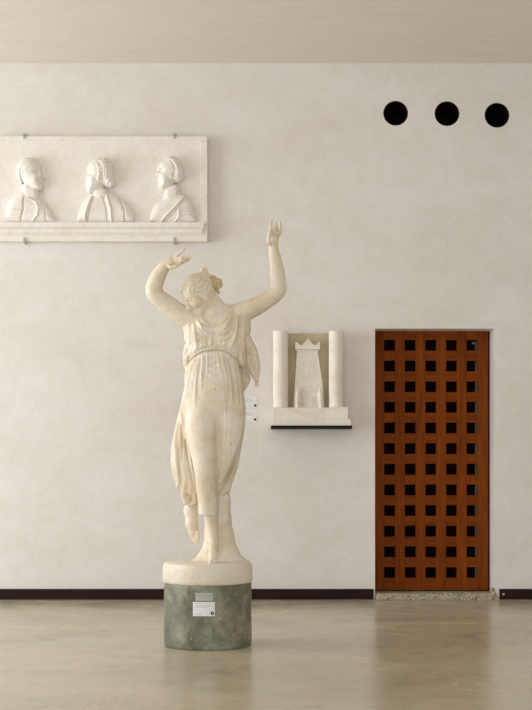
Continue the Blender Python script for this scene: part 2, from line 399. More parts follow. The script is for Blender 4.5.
# ------------------------------------------------------------------ round vent holes
for (hx, hy), w_ in zip(HOLES, ('leftmost of three', 'middle one of three', 'rightmost of three')):
    bm = bmesh.new(); cx_, cz_ = (hx - CX) / 125, CAMZ + (HZ - hy) / 125; rings = []
    for r, y in ((HR - .0005, WALL + .004), (HR - .0005, WALL + .4), (HR - .004, WALL + .4), (HR - .004, WALL + .004)):
        rings.append([bm.verts.new((cx_ + r * math.cos(2 * math.pi * i / 64), y, cz_ + r * math.sin(2 * math.pi * i / 64))) for i in range(64)])
    for a, b in zip(rings, rings[1:] + rings[:1]):
        for i in range(64): bm.faces.new((a[i], a[(i + 1) % 64], b[(i + 1) % 64], b[i]))
    bm.faces.new([bm.verts.new(v.co) for v in rings[1]])
    tag(from_bm('wall_vent', bm, M['void'], None, False, (cx_, WALL, cz_)), 'round black vent hole high on the wall above the door, ' + w_, 'vent', 'round vent holes in the wall')

# ------------------------------------------------------------------ relief panel with three busts
RL = WALL - 0.07                                      # face of the panel
kr = RL / FPX
rx = lambda px: (px - CX) * kr
rz = lambda py: CAMZ + (HZ - py) * kr
PL, PR = -10.0, 207.6
panel = thing('bust_relief', 'long white plaster relief of three men in profile, hung high on the wall', 'relief', (rx(99), WALL, rz(241.3)))
adopt(boxo('slab', (rx(PL), rx(PR), RL, WALL, rz(241.3), rz(136.2)), M['relief'], None, 0.005, (rx(99), RL, rz(190))), panel)
bm = bmesh.new()
box(bm, rx(PL) + .002, rx(PR) - .002, RL - .008, RL + .01, rz(141.0), rz(136.5), .003); box(bm, rx(200.6), rx(PR) - .002, RL - .008, RL + .01, rz(224), rz(141.2), .003)
box(bm, rx(PL) + .002, rx(-3), RL - .008, RL + .01, rz(224), rz(141.2), .003)
adopt(from_bm('frame_moulding', bm, M['relief'], None, False, (rx(99), RL, rz(141))), panel)
bm = bmesh.new()
prof = [(0.0, 222.8), (-.050, 223.2), (-.056, 224.4), (-.056, 227.6), (-.050, 228.6), (-.030, 229.4), (-.024, 230.6), (-.026, 232.6), (-.012, 234.6), (0.0, 235.5)]
a = [bm.verts.new((rx(-6.5), RL + y, rz(p))) for y, p in prof]; b = [bm.verts.new((rx(204.4) + (y > -.03) * -.02, RL + y, rz(p))) for y, p in prof]
bm.faces.new(a); bm.faces.new(b[::-1])
for i in range(len(prof)): j = (i + 1) % len(prof); bm.faces.new((a[i], a[j], b[j], b[i]))
adopt(from_bm('ledge', bm, M['relief'], None, False, (rx(99), RL, rz(230))), panel)

def chaikin(p, it=2):
    p = np.array(p, float)
    for _ in range(it):
        q = np.roll(p, -1, 0); p = np.stack([p * .75 + q * .25, p * .25 + q * .75], 1).reshape(-1, 2)
    return p
def pdist(X, Z, poly):                                # >0 inside
    d = np.full(X.shape, 1e9); ins = np.zeros(X.shape, bool)
    for (x0, z0), (x1, z1) in zip(poly, np.roll(poly, -1, 0)):
        ex, ez = x1 - x0, z1 - z0; t = np.clip(((X - x0) * ex + (Z - z0) * ez) / max(1e-12, ex * ex + ez * ez), 0, 1)
        d = np.minimum(d, np.hypot(X - x0 - t * ex, Z - z0 - t * ez))
        if z0 != z1: ins ^= ((z0 > Z) != (z1 > Z)) & (X < ex * (Z - z0) / ez + x0)
    return np.where(ins, d, -d)
def segd(X, Z, pts):
    d = np.full(X.shape, 1e9)
    for (x0, z0), (x1, z1) in zip(pts, pts[1:]):
        ex, ez = x1 - x0, z1 - z0; t = np.clip(((X - x0) * ex + (Z - z0) * ez) / max(1e-12, ex * ex + ez * ez), 0, 1)
        d = np.minimum(d, np.hypot(X - x0 - t * ex, Z - z0 - t * ez))
    return d
def dome(d, R, H): return np.where(d > 0, H * np.sqrt(np.clip(1 - (1 - np.clip(d / R, 0, 1)) ** 2, 0, 1)), 0)
def relief_mesh(name, box4, hf, m, parent, step=0.35):  # height field built as a closed solid on the slab
    xs = np.arange(box4[0], box4[1], step); zs = np.arange(box4[2], box4[3], step)
    X, Z = np.meshgrid(xs, zs, indexing='ij'); H = hf(X, Z); on = H > 0.12
    vid = np.where(on, np.cumsum(on.ravel()).reshape(on.shape) - 1, -1)
    act = np.argwhere(on); V = np.stack([rx(X[on]), RL - H[on] * kr, rz(Z[on])], 1)
    nV = len(V); Vb = V.copy(); Vb[:, 1] = RL + .004
    q = np.stack([vid[:-1, :-1], vid[1:, :-1], vid[1:, 1:], vid[:-1, 1:]], -1).reshape(-1, 4); q = q[(q >= 0).all(1)]
    e = np.concatenate([q[:, [i, (i + 1) % 4]] for i in range(4)]); key = np.sort(e, 1); _, inv, ct = np.unique(key, axis=0, return_inverse=True, return_counts=True)
    bd = e[ct[inv.ravel()] == 1]; side = np.stack([bd[:, 1], bd[:, 0], bd[:, 0] + nV, bd[:, 1] + nV], 1)
    Q = np.concatenate([q, side, q[:, ::-1] + nV])
    V2 = np.concatenate([V, Vb]); c = np.array([V[:, 0].mean(), RL, V[:, 2].min()])
    o = arr_mesh(name, V2 - c, Q[:, ::-1], m); o.location = c
    if parent is not None: adopt(o, parent)
    return o
def bust(ox, oy, s, head, hair, torso, neck, details, facing):
    tr = lambda pts: np.array([(ox + x / s, oy + y / s) for x, y in pts])
    hd, hr_, to, nk = chaikin(tr(head), 1), chaikin(tr(hair)), chaikin(tr(torso), 1), chaikin(tr(neck))
    to[:, 1] = np.minimum(to[:, 1], 223.4)
    ear, eye, brow, nostril, mouth = (tr([p])[0] for p in details['face'])
    lines = [(tr(l), w, a) for l, w, a in details['lines']]
    def h_body(X, Z):
        h = dome(pdist(X, Z, to), 10, 7.6)
        for l, w, a in lines: h = h + np.where(h > .3, 1.5 * a * np.exp(-(segd(X, Z, l) / w) ** 2), 0)
        h = np.maximum(h, dome(pdist(X, Z, nk), 6, 7.6))
        f = dome(np.maximum(pdist(X, Z, hd), pdist(X, Z, hr_)), 9.5, 11.5)
        g = lambda c, w, a, vx=1.0, vz=1.0: a * np.exp(-(((X - c[0]) / vx) ** 2 + ((Z - c[1]) / vz) ** 2) / w ** 2)
        f = f + np.where(f > .5, g(eye, 3.4, -1.6, 1.2, .8) + g(eye, 1.7, -2.2, 1.2, .9) + g(eye, .8, 1.7) + g(brow, 1.2, 1.8, 2, .6) + g(mouth, .8, -1.6, 1.8, .5) + g(nostril, .9, 1.0) + g((mouth[0] - facing * 4.2, mouth[1] - 3), 3, 1.3) + g((mouth[0] - facing * .5, mouth[1] + 3), 1.3, .9) + 1.6 * np.exp(-(segd(X, Z, [brow + [facing * 1.2, 1], nostril + [facing * .6, -1]]) / 1.1) ** 2), 0)
        f = f + np.where(f > .5, g(ear, 1.5, 2.2, .8, 1.4) - g(ear, .7, 1.8), 0)
        return np.maximum(h, f)
    def h_hair(X, Z):
        d = pdist(X, Z, hr_); h = np.where(d > 0, dome(np.maximum(d, pdist(X, Z, hd)), 9.5, 11.5) + details.get('hh', 1.0) * np.clip(d / 2.2, 0, 1), 0)
        st = np.sin(np.hypot((X - ear[0]) * 1.2, Z - ear[1] + 4) * details['wave'] + 1.6 * np.sin(X * .6) + .8 * np.sin(Z * .9))
        return np.where(d > 0, h + .55 * details.get('hh', .8) * st * np.clip(d / 1.5, 0, 1), 0)
    x0, x1 = min(to[:, 0].min(), hd[:, 0].min()) - 1, max(to[:, 0].max(), hr_[:, 0].max()) + 1
    o = relief_mesh('bust', (x0, x1, min(hd[:, 1].min(), hr_[:, 1].min()) - 1, 223.8), h_body, M['relief'], panel)
    relief_mesh('hair', (hr_[:, 0].min() - .5, hr_[:, 0].max() + .5, hr_[:, 1].min() - .5, hr_[:, 1].max() + .5), h_hair, M['relief'], o)
    return o
b1 = bust(0, 150, 7.6,
     [(210, 66), (262, 72), (300, 98), (312, 135), (316, 165), (324, 185), (342, 214), (340, 224), (326, 230), (334, 246), (328, 257), (333, 270), (326, 282), (330, 302), (314, 320), (280, 320), (235, 300), (180, 262), (150, 200), (140, 140), (160, 92)],
     [(200, 60), (262, 64), (300, 92), (296, 112), (262, 110), (246, 150), (222, 158), (212, 190), (180, 176), (172, 240), (186, 280), (160, 270), (134, 200), (126, 140), (150, 86)],
     [(185, 300), (120, 345), (70, 380), (48, 440), (44, 560), (436, 560), (425, 540), (385, 465), (340, 405), (310, 372), (250, 360)],
     [(180, 240), (165, 330), (190, 390), (310, 390), (300, 300), (250, 270)],
     dict(face=[(180, 195), (290, 176), (292, 162), (318, 218), (318, 256)], wave=2.9, hh=.25,
          lines=[([(215, 372), (280, 405), (300, 450), (290, 510), (250, 550)], .55, 1.1), ([(190, 380), (185, 470), (160, 550)], .8, -1.6),
                 ([(60, 455), (110, 462), (180, 460)], .5, -.8), ([(55, 495), (110, 503), (175, 500)], .5, -.8), ([(50, 525), (110, 533), (165, 530)], .5, -.8),
                 ([(310, 380), (350, 470), (360, 555)], .7, -.8), ([(320, 380), (375, 450), (420, 548)], .6, .7)]), 1)
b1['label'] = 'balding man in armour facing right'
b2 = bust(65, 150, 7.09,
     [(190, 76), (160, 110), (158, 145), (162, 165), (148, 190), (128, 214), (132, 222), (152, 228), (146, 244), (154, 254), (150, 266), (160, 276), (156, 296), (172, 312), (205, 306), (260, 285), (300, 250), (320, 150), (280, 80), (235, 66)],
     [(190, 80), (236, 58), (290, 56), (330, 86), (348, 150), (352, 215), (370, 252), (335, 278), (290, 270), (262, 250), (240, 215), (236, 160), (228, 120), (205, 108)],
     [(205, 300), (150, 345), (112, 400), (92, 460), (84, 530), (500, 530), (492, 460), (455, 392), (400, 345), (310, 290)],
     [(205, 280), (195, 350), (240, 390), (320, 360), (300, 260)],
     dict(face=[(250, 215), (178, 178), (176, 162), (142, 216), (160, 254)], wave=2.0,
          lines=[([(190, 340), (160, 430), (140, 520)], .7, 1.0), ([(215, 330), (185, 420), (165, 520)], .7, -1.4), ([(300, 330), (330, 430), (335, 520)], .8, 1.2), ([(275, 340), (300, 430), (305, 520)], .7, -1.2),
                 ([(390, 350), (425, 430), (430, 520)], .8, -1.5), ([(235, 310), (262, 345), (300, 320)], .6, .9)]), -1)
b2['label'] = 'long-haired man in a cloak facing left'
b3 = bust(135, 125, 5.675,
     [(185, 190), (150, 205), (130, 232), (126, 256), (130, 268), (120, 286), (112, 302), (117, 309), (130, 312), (126, 324), (133, 331), (130, 340), (137, 347), (135, 363), (150, 379), (180, 374), (215, 350), (240, 320), (255, 250), (225, 195)],
     [(160, 196), (196, 178), (240, 188), (272, 228), (288, 290), (270, 326), (240, 336), (205, 330), (196, 308), (214, 292), (204, 250), (192, 222), (170, 214)],
     [(180, 380), (150, 425), (115, 448), (92, 490), (74, 570), (352, 570), (345, 500), (325, 440), (290, 405), (245, 370)],
     [(172, 350), (160, 425), (190, 460), (265, 420), (252, 330)],
     dict(face=[(212, 300), (150, 270), (148, 258), (126, 302), (136, 330)], wave=2.6,
          lines=[([(285, 408), (225, 480), (145, 558)], .7, 1.3), ([(295, 415), (240, 490), (170, 560)], .5, -.9), ([(250, 480), (252, 530), (225, 556), (180, 560)], .6, 1.0), ([(250, 482), (340, 478)], .5, .9),
                 ([(262, 500), (345, 496)], .5, -.8), ([(264, 522), (348, 518)], .5, -.8), ([(264, 544), (350, 540)], .5, -.8)]), -1)
b3['label'] = 'short-haired man with a sash facing left'
for px, py in ((24.5, 134.8), (174.5, 134.8), (24.5, 239.6), (174.5, 239.6)):
    bm = bmesh.new(); top = py < 200; a, b = rx(px - 1.1), rx(px + 1.1)
    if top: box(bm, a, b, RL - .016, RL - .0085, rz(139), rz(133.0), .002); box(bm, a, b, RL - .016, WALL, rz(136.15), rz(135.4)); box(bm, a - .004, b + .004, WALL - .006, WALL, rz(136), rz(131.8))
    else: box(bm, a, b, RL - .012, RL - .0005, rz(242.2), rz(237.4), .002); box(bm, a, b, RL - .012, WALL, rz(243.0), rz(241.8)); box(bm, a - .004, b + .004, RL - .008, RL - .0005, rz(241.2), rz(239.4))
    c_ = adopt(from_bm('clamp', bm, M['zinc'], None, False, (rx(px), RL, rz(py))), panel); c_['label'] = 'small grey metal clamp'

# ------------------------------------------------------------------ relief of a tower between two columns, on its shelf
TF = WALL - 0.17; kt = TF / FPX
tx = lambda px: (px - CX) * kt
tz = lambda py: CAMZ + (HZ - py) * kt
shz = tz(425.6)
tag(boxo('wall_shelf', (tx(270.9), tx(352.1), TF - .012, WALL, shz - .024, shz), M['black'], None, .002, (tx(311), WALL, shz)), 'thin black metal shelf under the plaster tower relief', 'shelf')
tow = thing('tower_relief', 'plaster relief of a tapering tower between two round columns', 'relief', (tx(311), WALL - .08, shz))
adopt(boxo('base_step', (tx(271.6), tx(351.0), TF, WALL - .004, shz, tz(419.6)), M['tower'], None, .003, (tx(311), TF, shz)), tow)
bm = bmesh.new(); box(bm, tx(272.4), tx(329.4), TF + .012, WALL - .004, tz(419.6), tz(407.4), .003); box(bm, tx(329.6), tx(348.2), TF + .004, WALL - .004, tz(419.6), tz(407.0), .003)
adopt(from_bm('base_block', bm, M['tower'], None, False, (tx(311), TF, tz(419.6))), tow)
p_ = adopt(boxo('back_slab', (tx(282), tx(337), WALL - .03, WALL - .004, tz(407.4), tz(331.4)), M['dirty'], None, .002, (tx(311), WALL - .03, tz(407))), tow); p_['label'] = 'olive-stained back slab'
for a, b in ((273.2, 288.3), (329.2, 343.8)):
    cx_ = (tx(a) + tx(b)) / 2; r = (tx(b) - tx(a)) / 2; cy_ = TF + .014 + r
    bm = bmesh.new(); lathe(bm, [(r * 1.03, tz(407.4)), (r * 1.03, tz(406)), (r, tz(404)), (r, tz(331)), (r * .97, tz(330.2))], (cx_, cy_), 40)
    o = from_bm('column', bm, M['tower'], None, True, (cx_, cy_, tz(407.4))); adopt(o, tow)
    o.data.polygons.foreach_set('use_smooth', [len(p.vertices) == 4 for p in o.data.polygons])
tw = WALL - .10; tyb = WALL - .028
bm = bmesh.new(); prism(bm, [(tx(293.6), tz(407.4)), (tx(324.6), tz(407.4)), (tx(323.4), tz(387)), (tx(317.8), tz(349)), (tx(297.2), tz(349)), (tx(294.8), tz(387))], tw, tyb)
tower = adopt(from_bm('tower', bm, M['tower'], None, False, (tx(308), tw, tz(407))), tow)
bm = bmesh.new(); prism(bm, [(tx(295.5), tz(348.6)), (tx(320.2), tz(348.6)), (tx(320.2), tz(341.2)), (tx(318.6), tz(341.6)), (tx(316.4), tz(344.2)), (tx(313.6), tz(344.2)), (tx(308.2), tz(338.0)), (tx(302.4), tz(344.2)), (tx(299.4), tz(344.2)), (tx(297.2), tz(341.6)), (tx(295.5), tz(341.2))], tw - .022, tyb)
box(bm, tx(296.4), tx(319.2), tw - .012, tyb, tz(350.2), tz(348.8))
adopt(from_bm('crown', bm, M['tower'], None, False, (tx(308), tw, tz(349))), tower)
for nm, (a, b, p, q) in (('carved_panel', (300.8, 304.2, 360.4, 366.4)), ('carved_panel', (308.6, 313, 360.4, 366.4)), ('moulding', (299.4, 315.8, 354, 354.8)), ('moulding', (297.6, 319.4, 384.8, 385.8)), ('moulding', (303, 314.4, 390, 391)), ('carved_panel', (303.5, 314, 396, 398)), ('doorway', (303.6, 313.8, 398.2, 407.2))):
    adopt(boxo(nm, (tx(a), tx(b), tw - .004, tw + .01, tz(q), tz(p)), M['tower'], None, .001, (tx(308), tw, tz(q))), tower)
for sx, cxp in ((1, 297.8), (-1, 320.6)):             # the two small standing figures at the tower's foot
    F = Field((tx(cxp) - .07, tw - .075, tz(407.8)), (tx(cxp) + .07, tw + .03, tz(384)), .0025)
    q = lambda a, b, dy=-.02: np.array([tx(cxp + sx * a), tw + dy, tz(b)])
    F.chain([(q(-.5, 407), .019), (q(-.3, 400), .017), (q(0, 394), .015), (q(.2, 391.5), .014)], .01)
    F.ell(q(.6, 388.6), (.0105, .011, .013), None, .006); F.cap(q(1.2, 391.8), q(2.6, 396), .006, .005, .006); F.cap(q(-1.2, 391.8), q(-1.4, 397), .006, .005, .006)
    F.cap(q(2.6, 396), q(2.9, 407), .004, .004, .004)
    V, Q = F.mesh(); c = q(0, 407); o = arr_mesh('figure', V - c, Q, M['tower']); o.location = c; adopt(o, tow)

# ------------------------------------------------------------------ caption cards
def card_bits(parent, f, w, h, dot, lines):           # f(u, v, lift) -> place; u, v in metres from the card's upper left corner
    def patch(name, u0, u1, v0, v1, l0, l1, m, n=8):
        bm = bmesh.new(); g = []
        for lft in (l0, l1): g.append([[bm.verts.new(f(u0 + (u1 - u0) * i / n, v, lft)) for i in range(n + 1)] for v in (v0, v1)])
        for i in range(n):
            bm.faces.new((g[1][0][i], g[1][0][i + 1], g[1][1][i + 1], g[1][1][i])); bm.faces.new((g[0][0][i + 1], g[0][0][i], g[0][1][i], g[0][1][i + 1]))
            for r in (0, 1): bm.faces.new((g[0][r][i], g[0][r][i + 1], g[1][r][i + 1], g[1][r][i]))
        for i in (0, n): bm.faces.new((g[0][0][i], g[1][0][i], g[1][1][i], g[0][1][i]))
        return bm
    return patch
def add_dot(f, u, v, r, m, parent, name='logo_dot', l0=.0012, l1=.0022, inner=True):
    bm = bmesh.new(); A = [bm.verts.new(f(u + r * math.cos(t), v + r * math.sin(t), l1)) for t in [2 * math.pi * i / 24 for i in range(24)]]
    B = [bm.verts.new(f(u + r * math.cos(t), v + r * math.sin(t), l0)) for t in [2 * math.pi * i / 24 for i in range(24)]]
    bm.faces.new(A); bm.faces.new(B[::-1])
    for i in range(24): bm.faces.new((A[i], A[(i + 1) % 24], B[(i + 1) % 24], B[i]))
    return adopt(from_bm(name, bm, m, None), parent)
def text_rows(f, rows, m, parent, l0=.001, l1=.0016):
    rg = random.Random(3)
    for u0, u1, v, hgt in rows:
        bm = bmesh.new()
        u = u0
        while u < u1:
            w = min(rg.uniform(.003, .009), u1 - u)
            if w > .0012:
                for la in ((l1),):
                    vs = [bm.verts.new(f(a, b, c)) for a, b, c in ((u, v, l1), (u + w, v, l1), (u + w, v + hgt, l1), (u, v + hgt, l1))]
                    vb = [bm.verts.new(f(a, b, c)) for a, b, c in ((u, v, l0), (u + w, v, l0), (u + w, v + hgt, l0), (u, v + hgt, l0))]
                    bm.faces.new(vs); bm.faces.new(vb[::-1])
                    for i in range(4): bm.faces.new((vs[i], vs[(i + 1) % 4], vb[(i + 1) % 4], vb[i]))
            u += w + .002
        adopt(from_bm('text_line', bm, m, None), parent)
for py0, py1, dpy, w_ in ((397.0, 407.8, 405.6, 'upper of two beside the tower relief'), (410.2, 422.4, 419.5, 'lower of two beside the tower relief')):
    x0, x1, z1, z0 = (241.0 - CX) / 125, (256.8 - CX) / 125, CAMZ + (HZ - py0) / 125, CAMZ + (HZ - py1) / 125
    t = thing('caption_card', 'small white caption card with a black dot, ' + w_, 'caption card', (x0, WALL, z0), 'caption cards on the wall')
    f = lambda u, v, l, x0=x0, z1=z1: Vector((x0 + u, WALL - .002 - l, z1 - v))
    bm = card_bits(t, f, 0, 0, 0, 0)('card', 0, x1 - x0, 0, z1 - z0, -.004, .001, M['paper'])
    adopt(from_bm('card', bm, M['paper'], None), t)
    text_rows(f, [(.028, .085, .016, .0035), (.028, .105, .030, .0025), (.028, .098, .037, .0025), (.028, .08, z1 - z0 - .014, .0025)], M['grey_ink'], t)
    d_ = add_dot(f, (255.2 - 241.0) / 125, (dpy - py0) / 125, .0098, M['ink'], t); d_['label'] = 'black round dot'

# ------------------------------------------------------------------ concrete drum
AX = (207.7 - CX) * K; AY = STAT
drum = thing('concrete_drum', 'grey-green concrete drum on the floor carrying the plaster statue', 'pedestal', (AX, AY, 0))
RD = 43.7 * K; ZD = 0.374
bm = bmesh.new()
prof = [(RD * .985, 0.0), (RD * .997, .006)] + [(RD * (1 + .003 * math.sin(z * 30)), z) for z in np.linspace(.02, ZD - .012, 26)] + [(RD * .996, ZD - .004), (RD * .985, ZD)]
def wob(t, z):
    n_ = .0035 * math.sin(3 * t + 1) + .002 * math.sin(11 * t + z * 20) + .0015 * math.sin(23 * t - z * 45)
    n_ -= .03 * max(0, 1 - z / .06) * max(0, math.sin(5 * t + .6) * math.sin(9 * t + 2)) ** 1.5
    return n_
lathe(bm, prof, (AX, AY), 120, wob)
o = from_bm('body', bm, M['drum'], None, True, (AX, AY, 0)); adopt(o, drum)
o.data.polygons.foreach_set('use_smooth', [len(p.vertices) == 4 for p in o.data.polygons])
RC = RD * 1.008
yf = AY - RC
def on_drum(px0, py0):
    x0 = (px0 - CX) * yf / FPX - AX; z1 = CAMZ + (HZ - py0) * yf / FPX; a0 = math.asin(x0 / RC)
    return lambda u, v, l: Vector((AX + (RC + l) * math.sin(a0 + u / RC), AY - (RC + l) * math.cos(a0 + u / RC), z1 - v))
ky = yf / FPX
f = on_drum(195.5, 593.0); pt = card_bits(None, f, 0, 0, 0, 0)
npl = adopt(from_bm('nameplate', pt('nameplate', 0, 17.3 * ky, 0, 7.8 * ky, -.006, .003, None), M['plate'], None), drum); npl['label'] = 'small grey engraved nameplate'
text_rows(f, [(.014, .088, .011, .006), (.02, .08, .025, .004)], M['grey_ink'], npl, .003, .0036)
f = on_drum(192.9, 602.0); pt = card_bits(None, f, 0, 0, 0, 0)
cc = adopt(from_bm('caption_card', pt('caption_card', 0, 22.1 * ky, 0, 14.2 * ky, -.006, .002, None), M['paper'], None), drum); cc['label'] = 'white caption card with a black dot'
text_rows(f, [(.012, .05, .009, .003), (.012, .105, .021, .0022), (.012, .085, .028, .0022), (.012, .06, .068, .0025)], M['grey_ink'], cc, .002, .0026)
d_ = add_dot(f, 19.6 * ky, 11.3 * ky, .0098, M['ink'], cc, 'logo_dot', .002, .003); d_['label'] = 'black round dot'
dd = add_dot(f, 19.9 * ky, 11.2 * ky, .003, M['paper'], cc, 'logo_mark', .003, .0034)

# ================================================================== THE STATUE
st = thing('dancer_statue', 'plaster statue of a dancing woman with raised arms on a round plinth', 'statue', (AX, AY, ZD))
PZ = 0.494
bm = bmesh.new(); RP = 44.6 * K
prof = [(RP * .97, ZD), (RP * .99, ZD + .004), (RP, ZD + .02), (RP * 1.002, PZ - .05), (RP * .995, PZ - .026), (RP * .975, PZ - .011), (RP * .94, PZ - .003), (RP * .85, PZ + .001), (RP * .6, PZ + .004), (RP * .3, PZ + .005), (RP * .05, PZ + .005)]
lathe(bm, prof, (AX, AY), 96, lambda t, z: .004 * math.sin(4 * t + 2) + .003 * math.sin(9 * t + z * 25))
o = from_bm('plinth', bm, M['plinth'], None, True, (AX, AY, ZD)); adopt(o, st)

def put_mesh(name, V, Q, m, parent):
    c = np.array([V[:, 0].mean(), V[:, 1].mean(), V[:, 2].min()])
    o = arr_mesh(name, V - c, Q, m); o.location = c; return adopt(o, parent)
px_ = lambda V: CX + V[:, 0] / K                      # statue-plane measures of a vertex
py_ = lambda V: HZ - (V[:, 2] - CAMZ) / K

# ---- body
lo = (S(142, 0)[0], STAT - .30, .47); hi = (S(290, 0)[0], STAT + .26, S(0, 216)[2])
B = Field(lo, hi, .0032)
r = lambda v: v * K
# torso
for s_ in (200.5, 227.5): B.ell(S(s_, 336.5, -.068), (r(9.8), r(8.8), r(10.4)), None, .05)
B.loft([(308, 214, 232, .03, .055), (314, 203, 238, .015, .074), (320, 194, 242, .003, .092), (332, 191, 243, -.008, .103), (346, 192, 240, -.005, .10), (358, 194, 237, 0, .085), (380, 191, 240, 0, .10), (405, 189, 241, .01, .11), (420, 192, 240, .01, .11)], .03, 2.3)
# arms, viewer's left then right
def spl(pts, n=6):                                     # smooth run through (point, radius) pairs
    A = np.array([list(p) + [q] for p, q in pts]); A = np.vstack([2 * A[0] - A[1], A, 2 * A[-1] - A[-2]]); out = []
    for i in range(1, len(A) - 2):
        for t in np.linspace(0, 1, n, endpoint=False):
            p0, p1, p2, p3 = A[i - 1:i + 3]; out.append(.5 * (2 * p1 + (p2 - p0) * t + (2 * p0 - 5 * p1 + 4 * p2 - p3) * t * t + (3 * p1 - p0 - 3 * p2 + p3) * t ** 3))
    out.append(A[-2]); return [(o[:3], o[3]) for o in out]
la = [S(198, 323, .0), S(188, 318.5, -.005), S(170.5, 306.8, -.02), S(156.6, 295.8, -.04), S(154.0, 289.0, -.048), S(156.4, 280, -.06), S(161.5, 271, -.085), S(166.3, 264.3, -.10)]
B.chain(spl(list(zip(la, map(r, (10.5, 9.8, 8.6, 7.5, 7.2, 6.9, 5.6, 4.3))))), .012)
ra = [S(234, 317, .0), S(244, 312.3, -.005), S(260, 304.2, -.01), S(274.5, 294.6, -.018), S(278.2, 288.5, -.022), S(278.0, 279, -.03), S(276.2, 264, -.05), S(273.2, 247.5, -.06)]
B.chain(spl(list(zip(ra, map(r, (9.6, 9.0, 8.2, 7.2, 6.8, 6.7, 5.8, 3.9))))), .012)
# hands
def hand(wrist, palm, palm_r, R, fingers, thumb):
    B.ell(palm, palm_r, R, .018); B.cap(wrist, palm, r(4.0), r(3.6), .015)
    for f_ in fingers:
        n_ = len(f_); B.chain([(p, r(1.62) - r(.42) * i / (n_ - 1)) for i, p in enumerate(f_)], .005)
    n_ = len(thumb); B.chain([(p, r(2.0) - r(.6) * i / (n_ - 1)) for i, p in enumerate(thumb)], .008)
hand(S(166.3, 264.3, -.10), S(171, 261.8, -.115), (r(6.4), r(3.8), r(4.6)), np.array([[.93, -.2, .3], [.2, .98, 0], [-.3, .06, .95]]),
     [[S(173.5, 258.6, -.125), S(177.2, 255.3, -.14), S(180.6, 252.6, -.145), S(184.2, 249.2, -.145)],
      [S(175.5, 260.0, -.135), S(181.5, 257.4, -.155), S(186.2, 257.6, -.155), S(190.2, 258.6, -.15)],
      [S(175.5, 262.0, -.13), S(181.5, 260.6, -.15), S(185.6, 260.4, -.145), S(187.6, 260.6, -.135)],
      [S(174.2, 264.0, -.115), S(179.5, 263.8, -.13), S(182.6, 262.8, -.13), S(184.2, 262.0, -.125)]],
     [S(167.6, 264.5, -.12), S(170.6, 267.6, -.14), S(175.6, 266.4, -.15), S(180.2, 263.8, -.152)])
hand(S(273.2, 247.5, -.06), S(274.0, 240.0, -.065), (r(3.8), r(4.6), r(6.2)), np.eye(3),
     [[S(271.6, 237.0, -.085), S(270.9, 231.5, -.10), S(270.9, 226.5, -.105), S(271.3, 221.6, -.10)],
      [S(273.6, 235.6, -.08), S(274.2, 230.4, -.098), S(275.4, 226.4, -.105), S(276.4, 223.4, -.105)],
      [S(276.0, 235.6, -.065), S(278.0, 231.6, -.08), S(277.6, 228.6, -.095), S(275.6, 228.6, -.10)],
      [S(277.4, 237.6, -.045), S(280.4, 232.4, -.05), S(280.6, 226.8, -.06), S(279.6, 222.0, -.066)]],
     [S(271.4, 245.0, -.075), S(268.8, 242.2, -.10), S(268.8, 237.0, -.112), S(269.6, 232.4, -.112)])
# head
HC = S(198.6, 292.4, -.035)
fv = np.array([-.74, -.30, -.60]); fv /= np.linalg.norm(fv)
uv = np.array([-.55, -.20, .78]); uv -= fv * (uv @ fv); uv /= np.linalg.norm(uv); rv = np.cross(fv, uv)
HRm = np.stack([rv, fv, uv]); hp = lambda a, b, c: HC + a * rv + b * fv + c * uv
B.ell(hp(0, -.012, .022), (.074, .091, .080), HRm, .02)
B.ell(hp(0, .026, -.034), (.058, .064, .072), HRm, .03)
B.ell(hp(0, .052, .022), (.052, .036, .045), HRm, .03)      # forehead
for s_ in (-1, 1): B.ell(hp(s_ * .033, .058, -.036), (.026, .026, .028), HRm, .02)   # cheeks
B.ell(hp(0, .064, -.092), (.022, .020, .018), HRm, .025)   # chin
for s_ in (-1, 1): B.cap(hp(s_ * .05, -.01, -.055), hp(s_ * .015, .055, -.094), .018, .014, .02)
for s_ in (-1, 1): B.ell(hp(s_ * .031, .094, -.004), (.019, .016, .0125), HRm, .014, True)   # eye hollows
for s_ in (-1, 1): B.ell(hp(s_ * .030, .078, -.005), (.0150, .0125, .0095), HRm, .003)
for s_ in (-1, 1): B.cap(hp(s_ * .012, .092, .012), hp(s_ * .046, .074, .013), .0062, .005, .010)
B.cap(hp(0, .090, .010), hp(0, .108, -.036), .0075, .0105, .010); B.ell(hp(0, .105, -.041), (.015, .010, .008), HRm, .008)
B.ell(hp(0, .0905, -.0615), (.021, .010, .0055), HRm, .003); B.ell(hp(0, .0885, -.0735), (.018, .010, .0062), HRm, .003)
B.ell(hp(0, .103, -.0675), (.018, .007, .0022), HRm, .005, True)
for s_ in (-1, 1): B.ell(hp(s_ * .072, -.006, -.018), (.009, .018, .029), HRm, .008); 
for s_ in (-1, 1): B.ell(hp(s_ * .082, -.003, -.016), (.006, .009, .016), HRm, .006, True)
# neck
B.chain([(hp(0, -.028, -.045), r(9.0)), (S(213.5, 306, .0), r(8.8)), (S(219.5, 316, .015), r(10.5))], .035)
B.chain([(S(219, 317, .02), r(9)), (S(233, 314.5, .02), r(8)), (S(241, 312.5, .0), r(8))], .035)
B.chain([(S(213, 318, .02), r(9)), (S(200, 321, .01), r(9))], .03)
B.cap(hp(.03, -.04, -.05), S(214, 322, -.055), r(3.2), r(2.4), .03)   # neck muscle
# standing leg
B.chain(spl([(S(203, 410, 0), r(17)), (S(206, 470, -.05), r(10.5)), (S(208.3, 496, -.015), r(8.4)), (S(211.0, 518, .0), r(6.0)), (S(213.0, 538, -.005), r(4.1))]), .012)
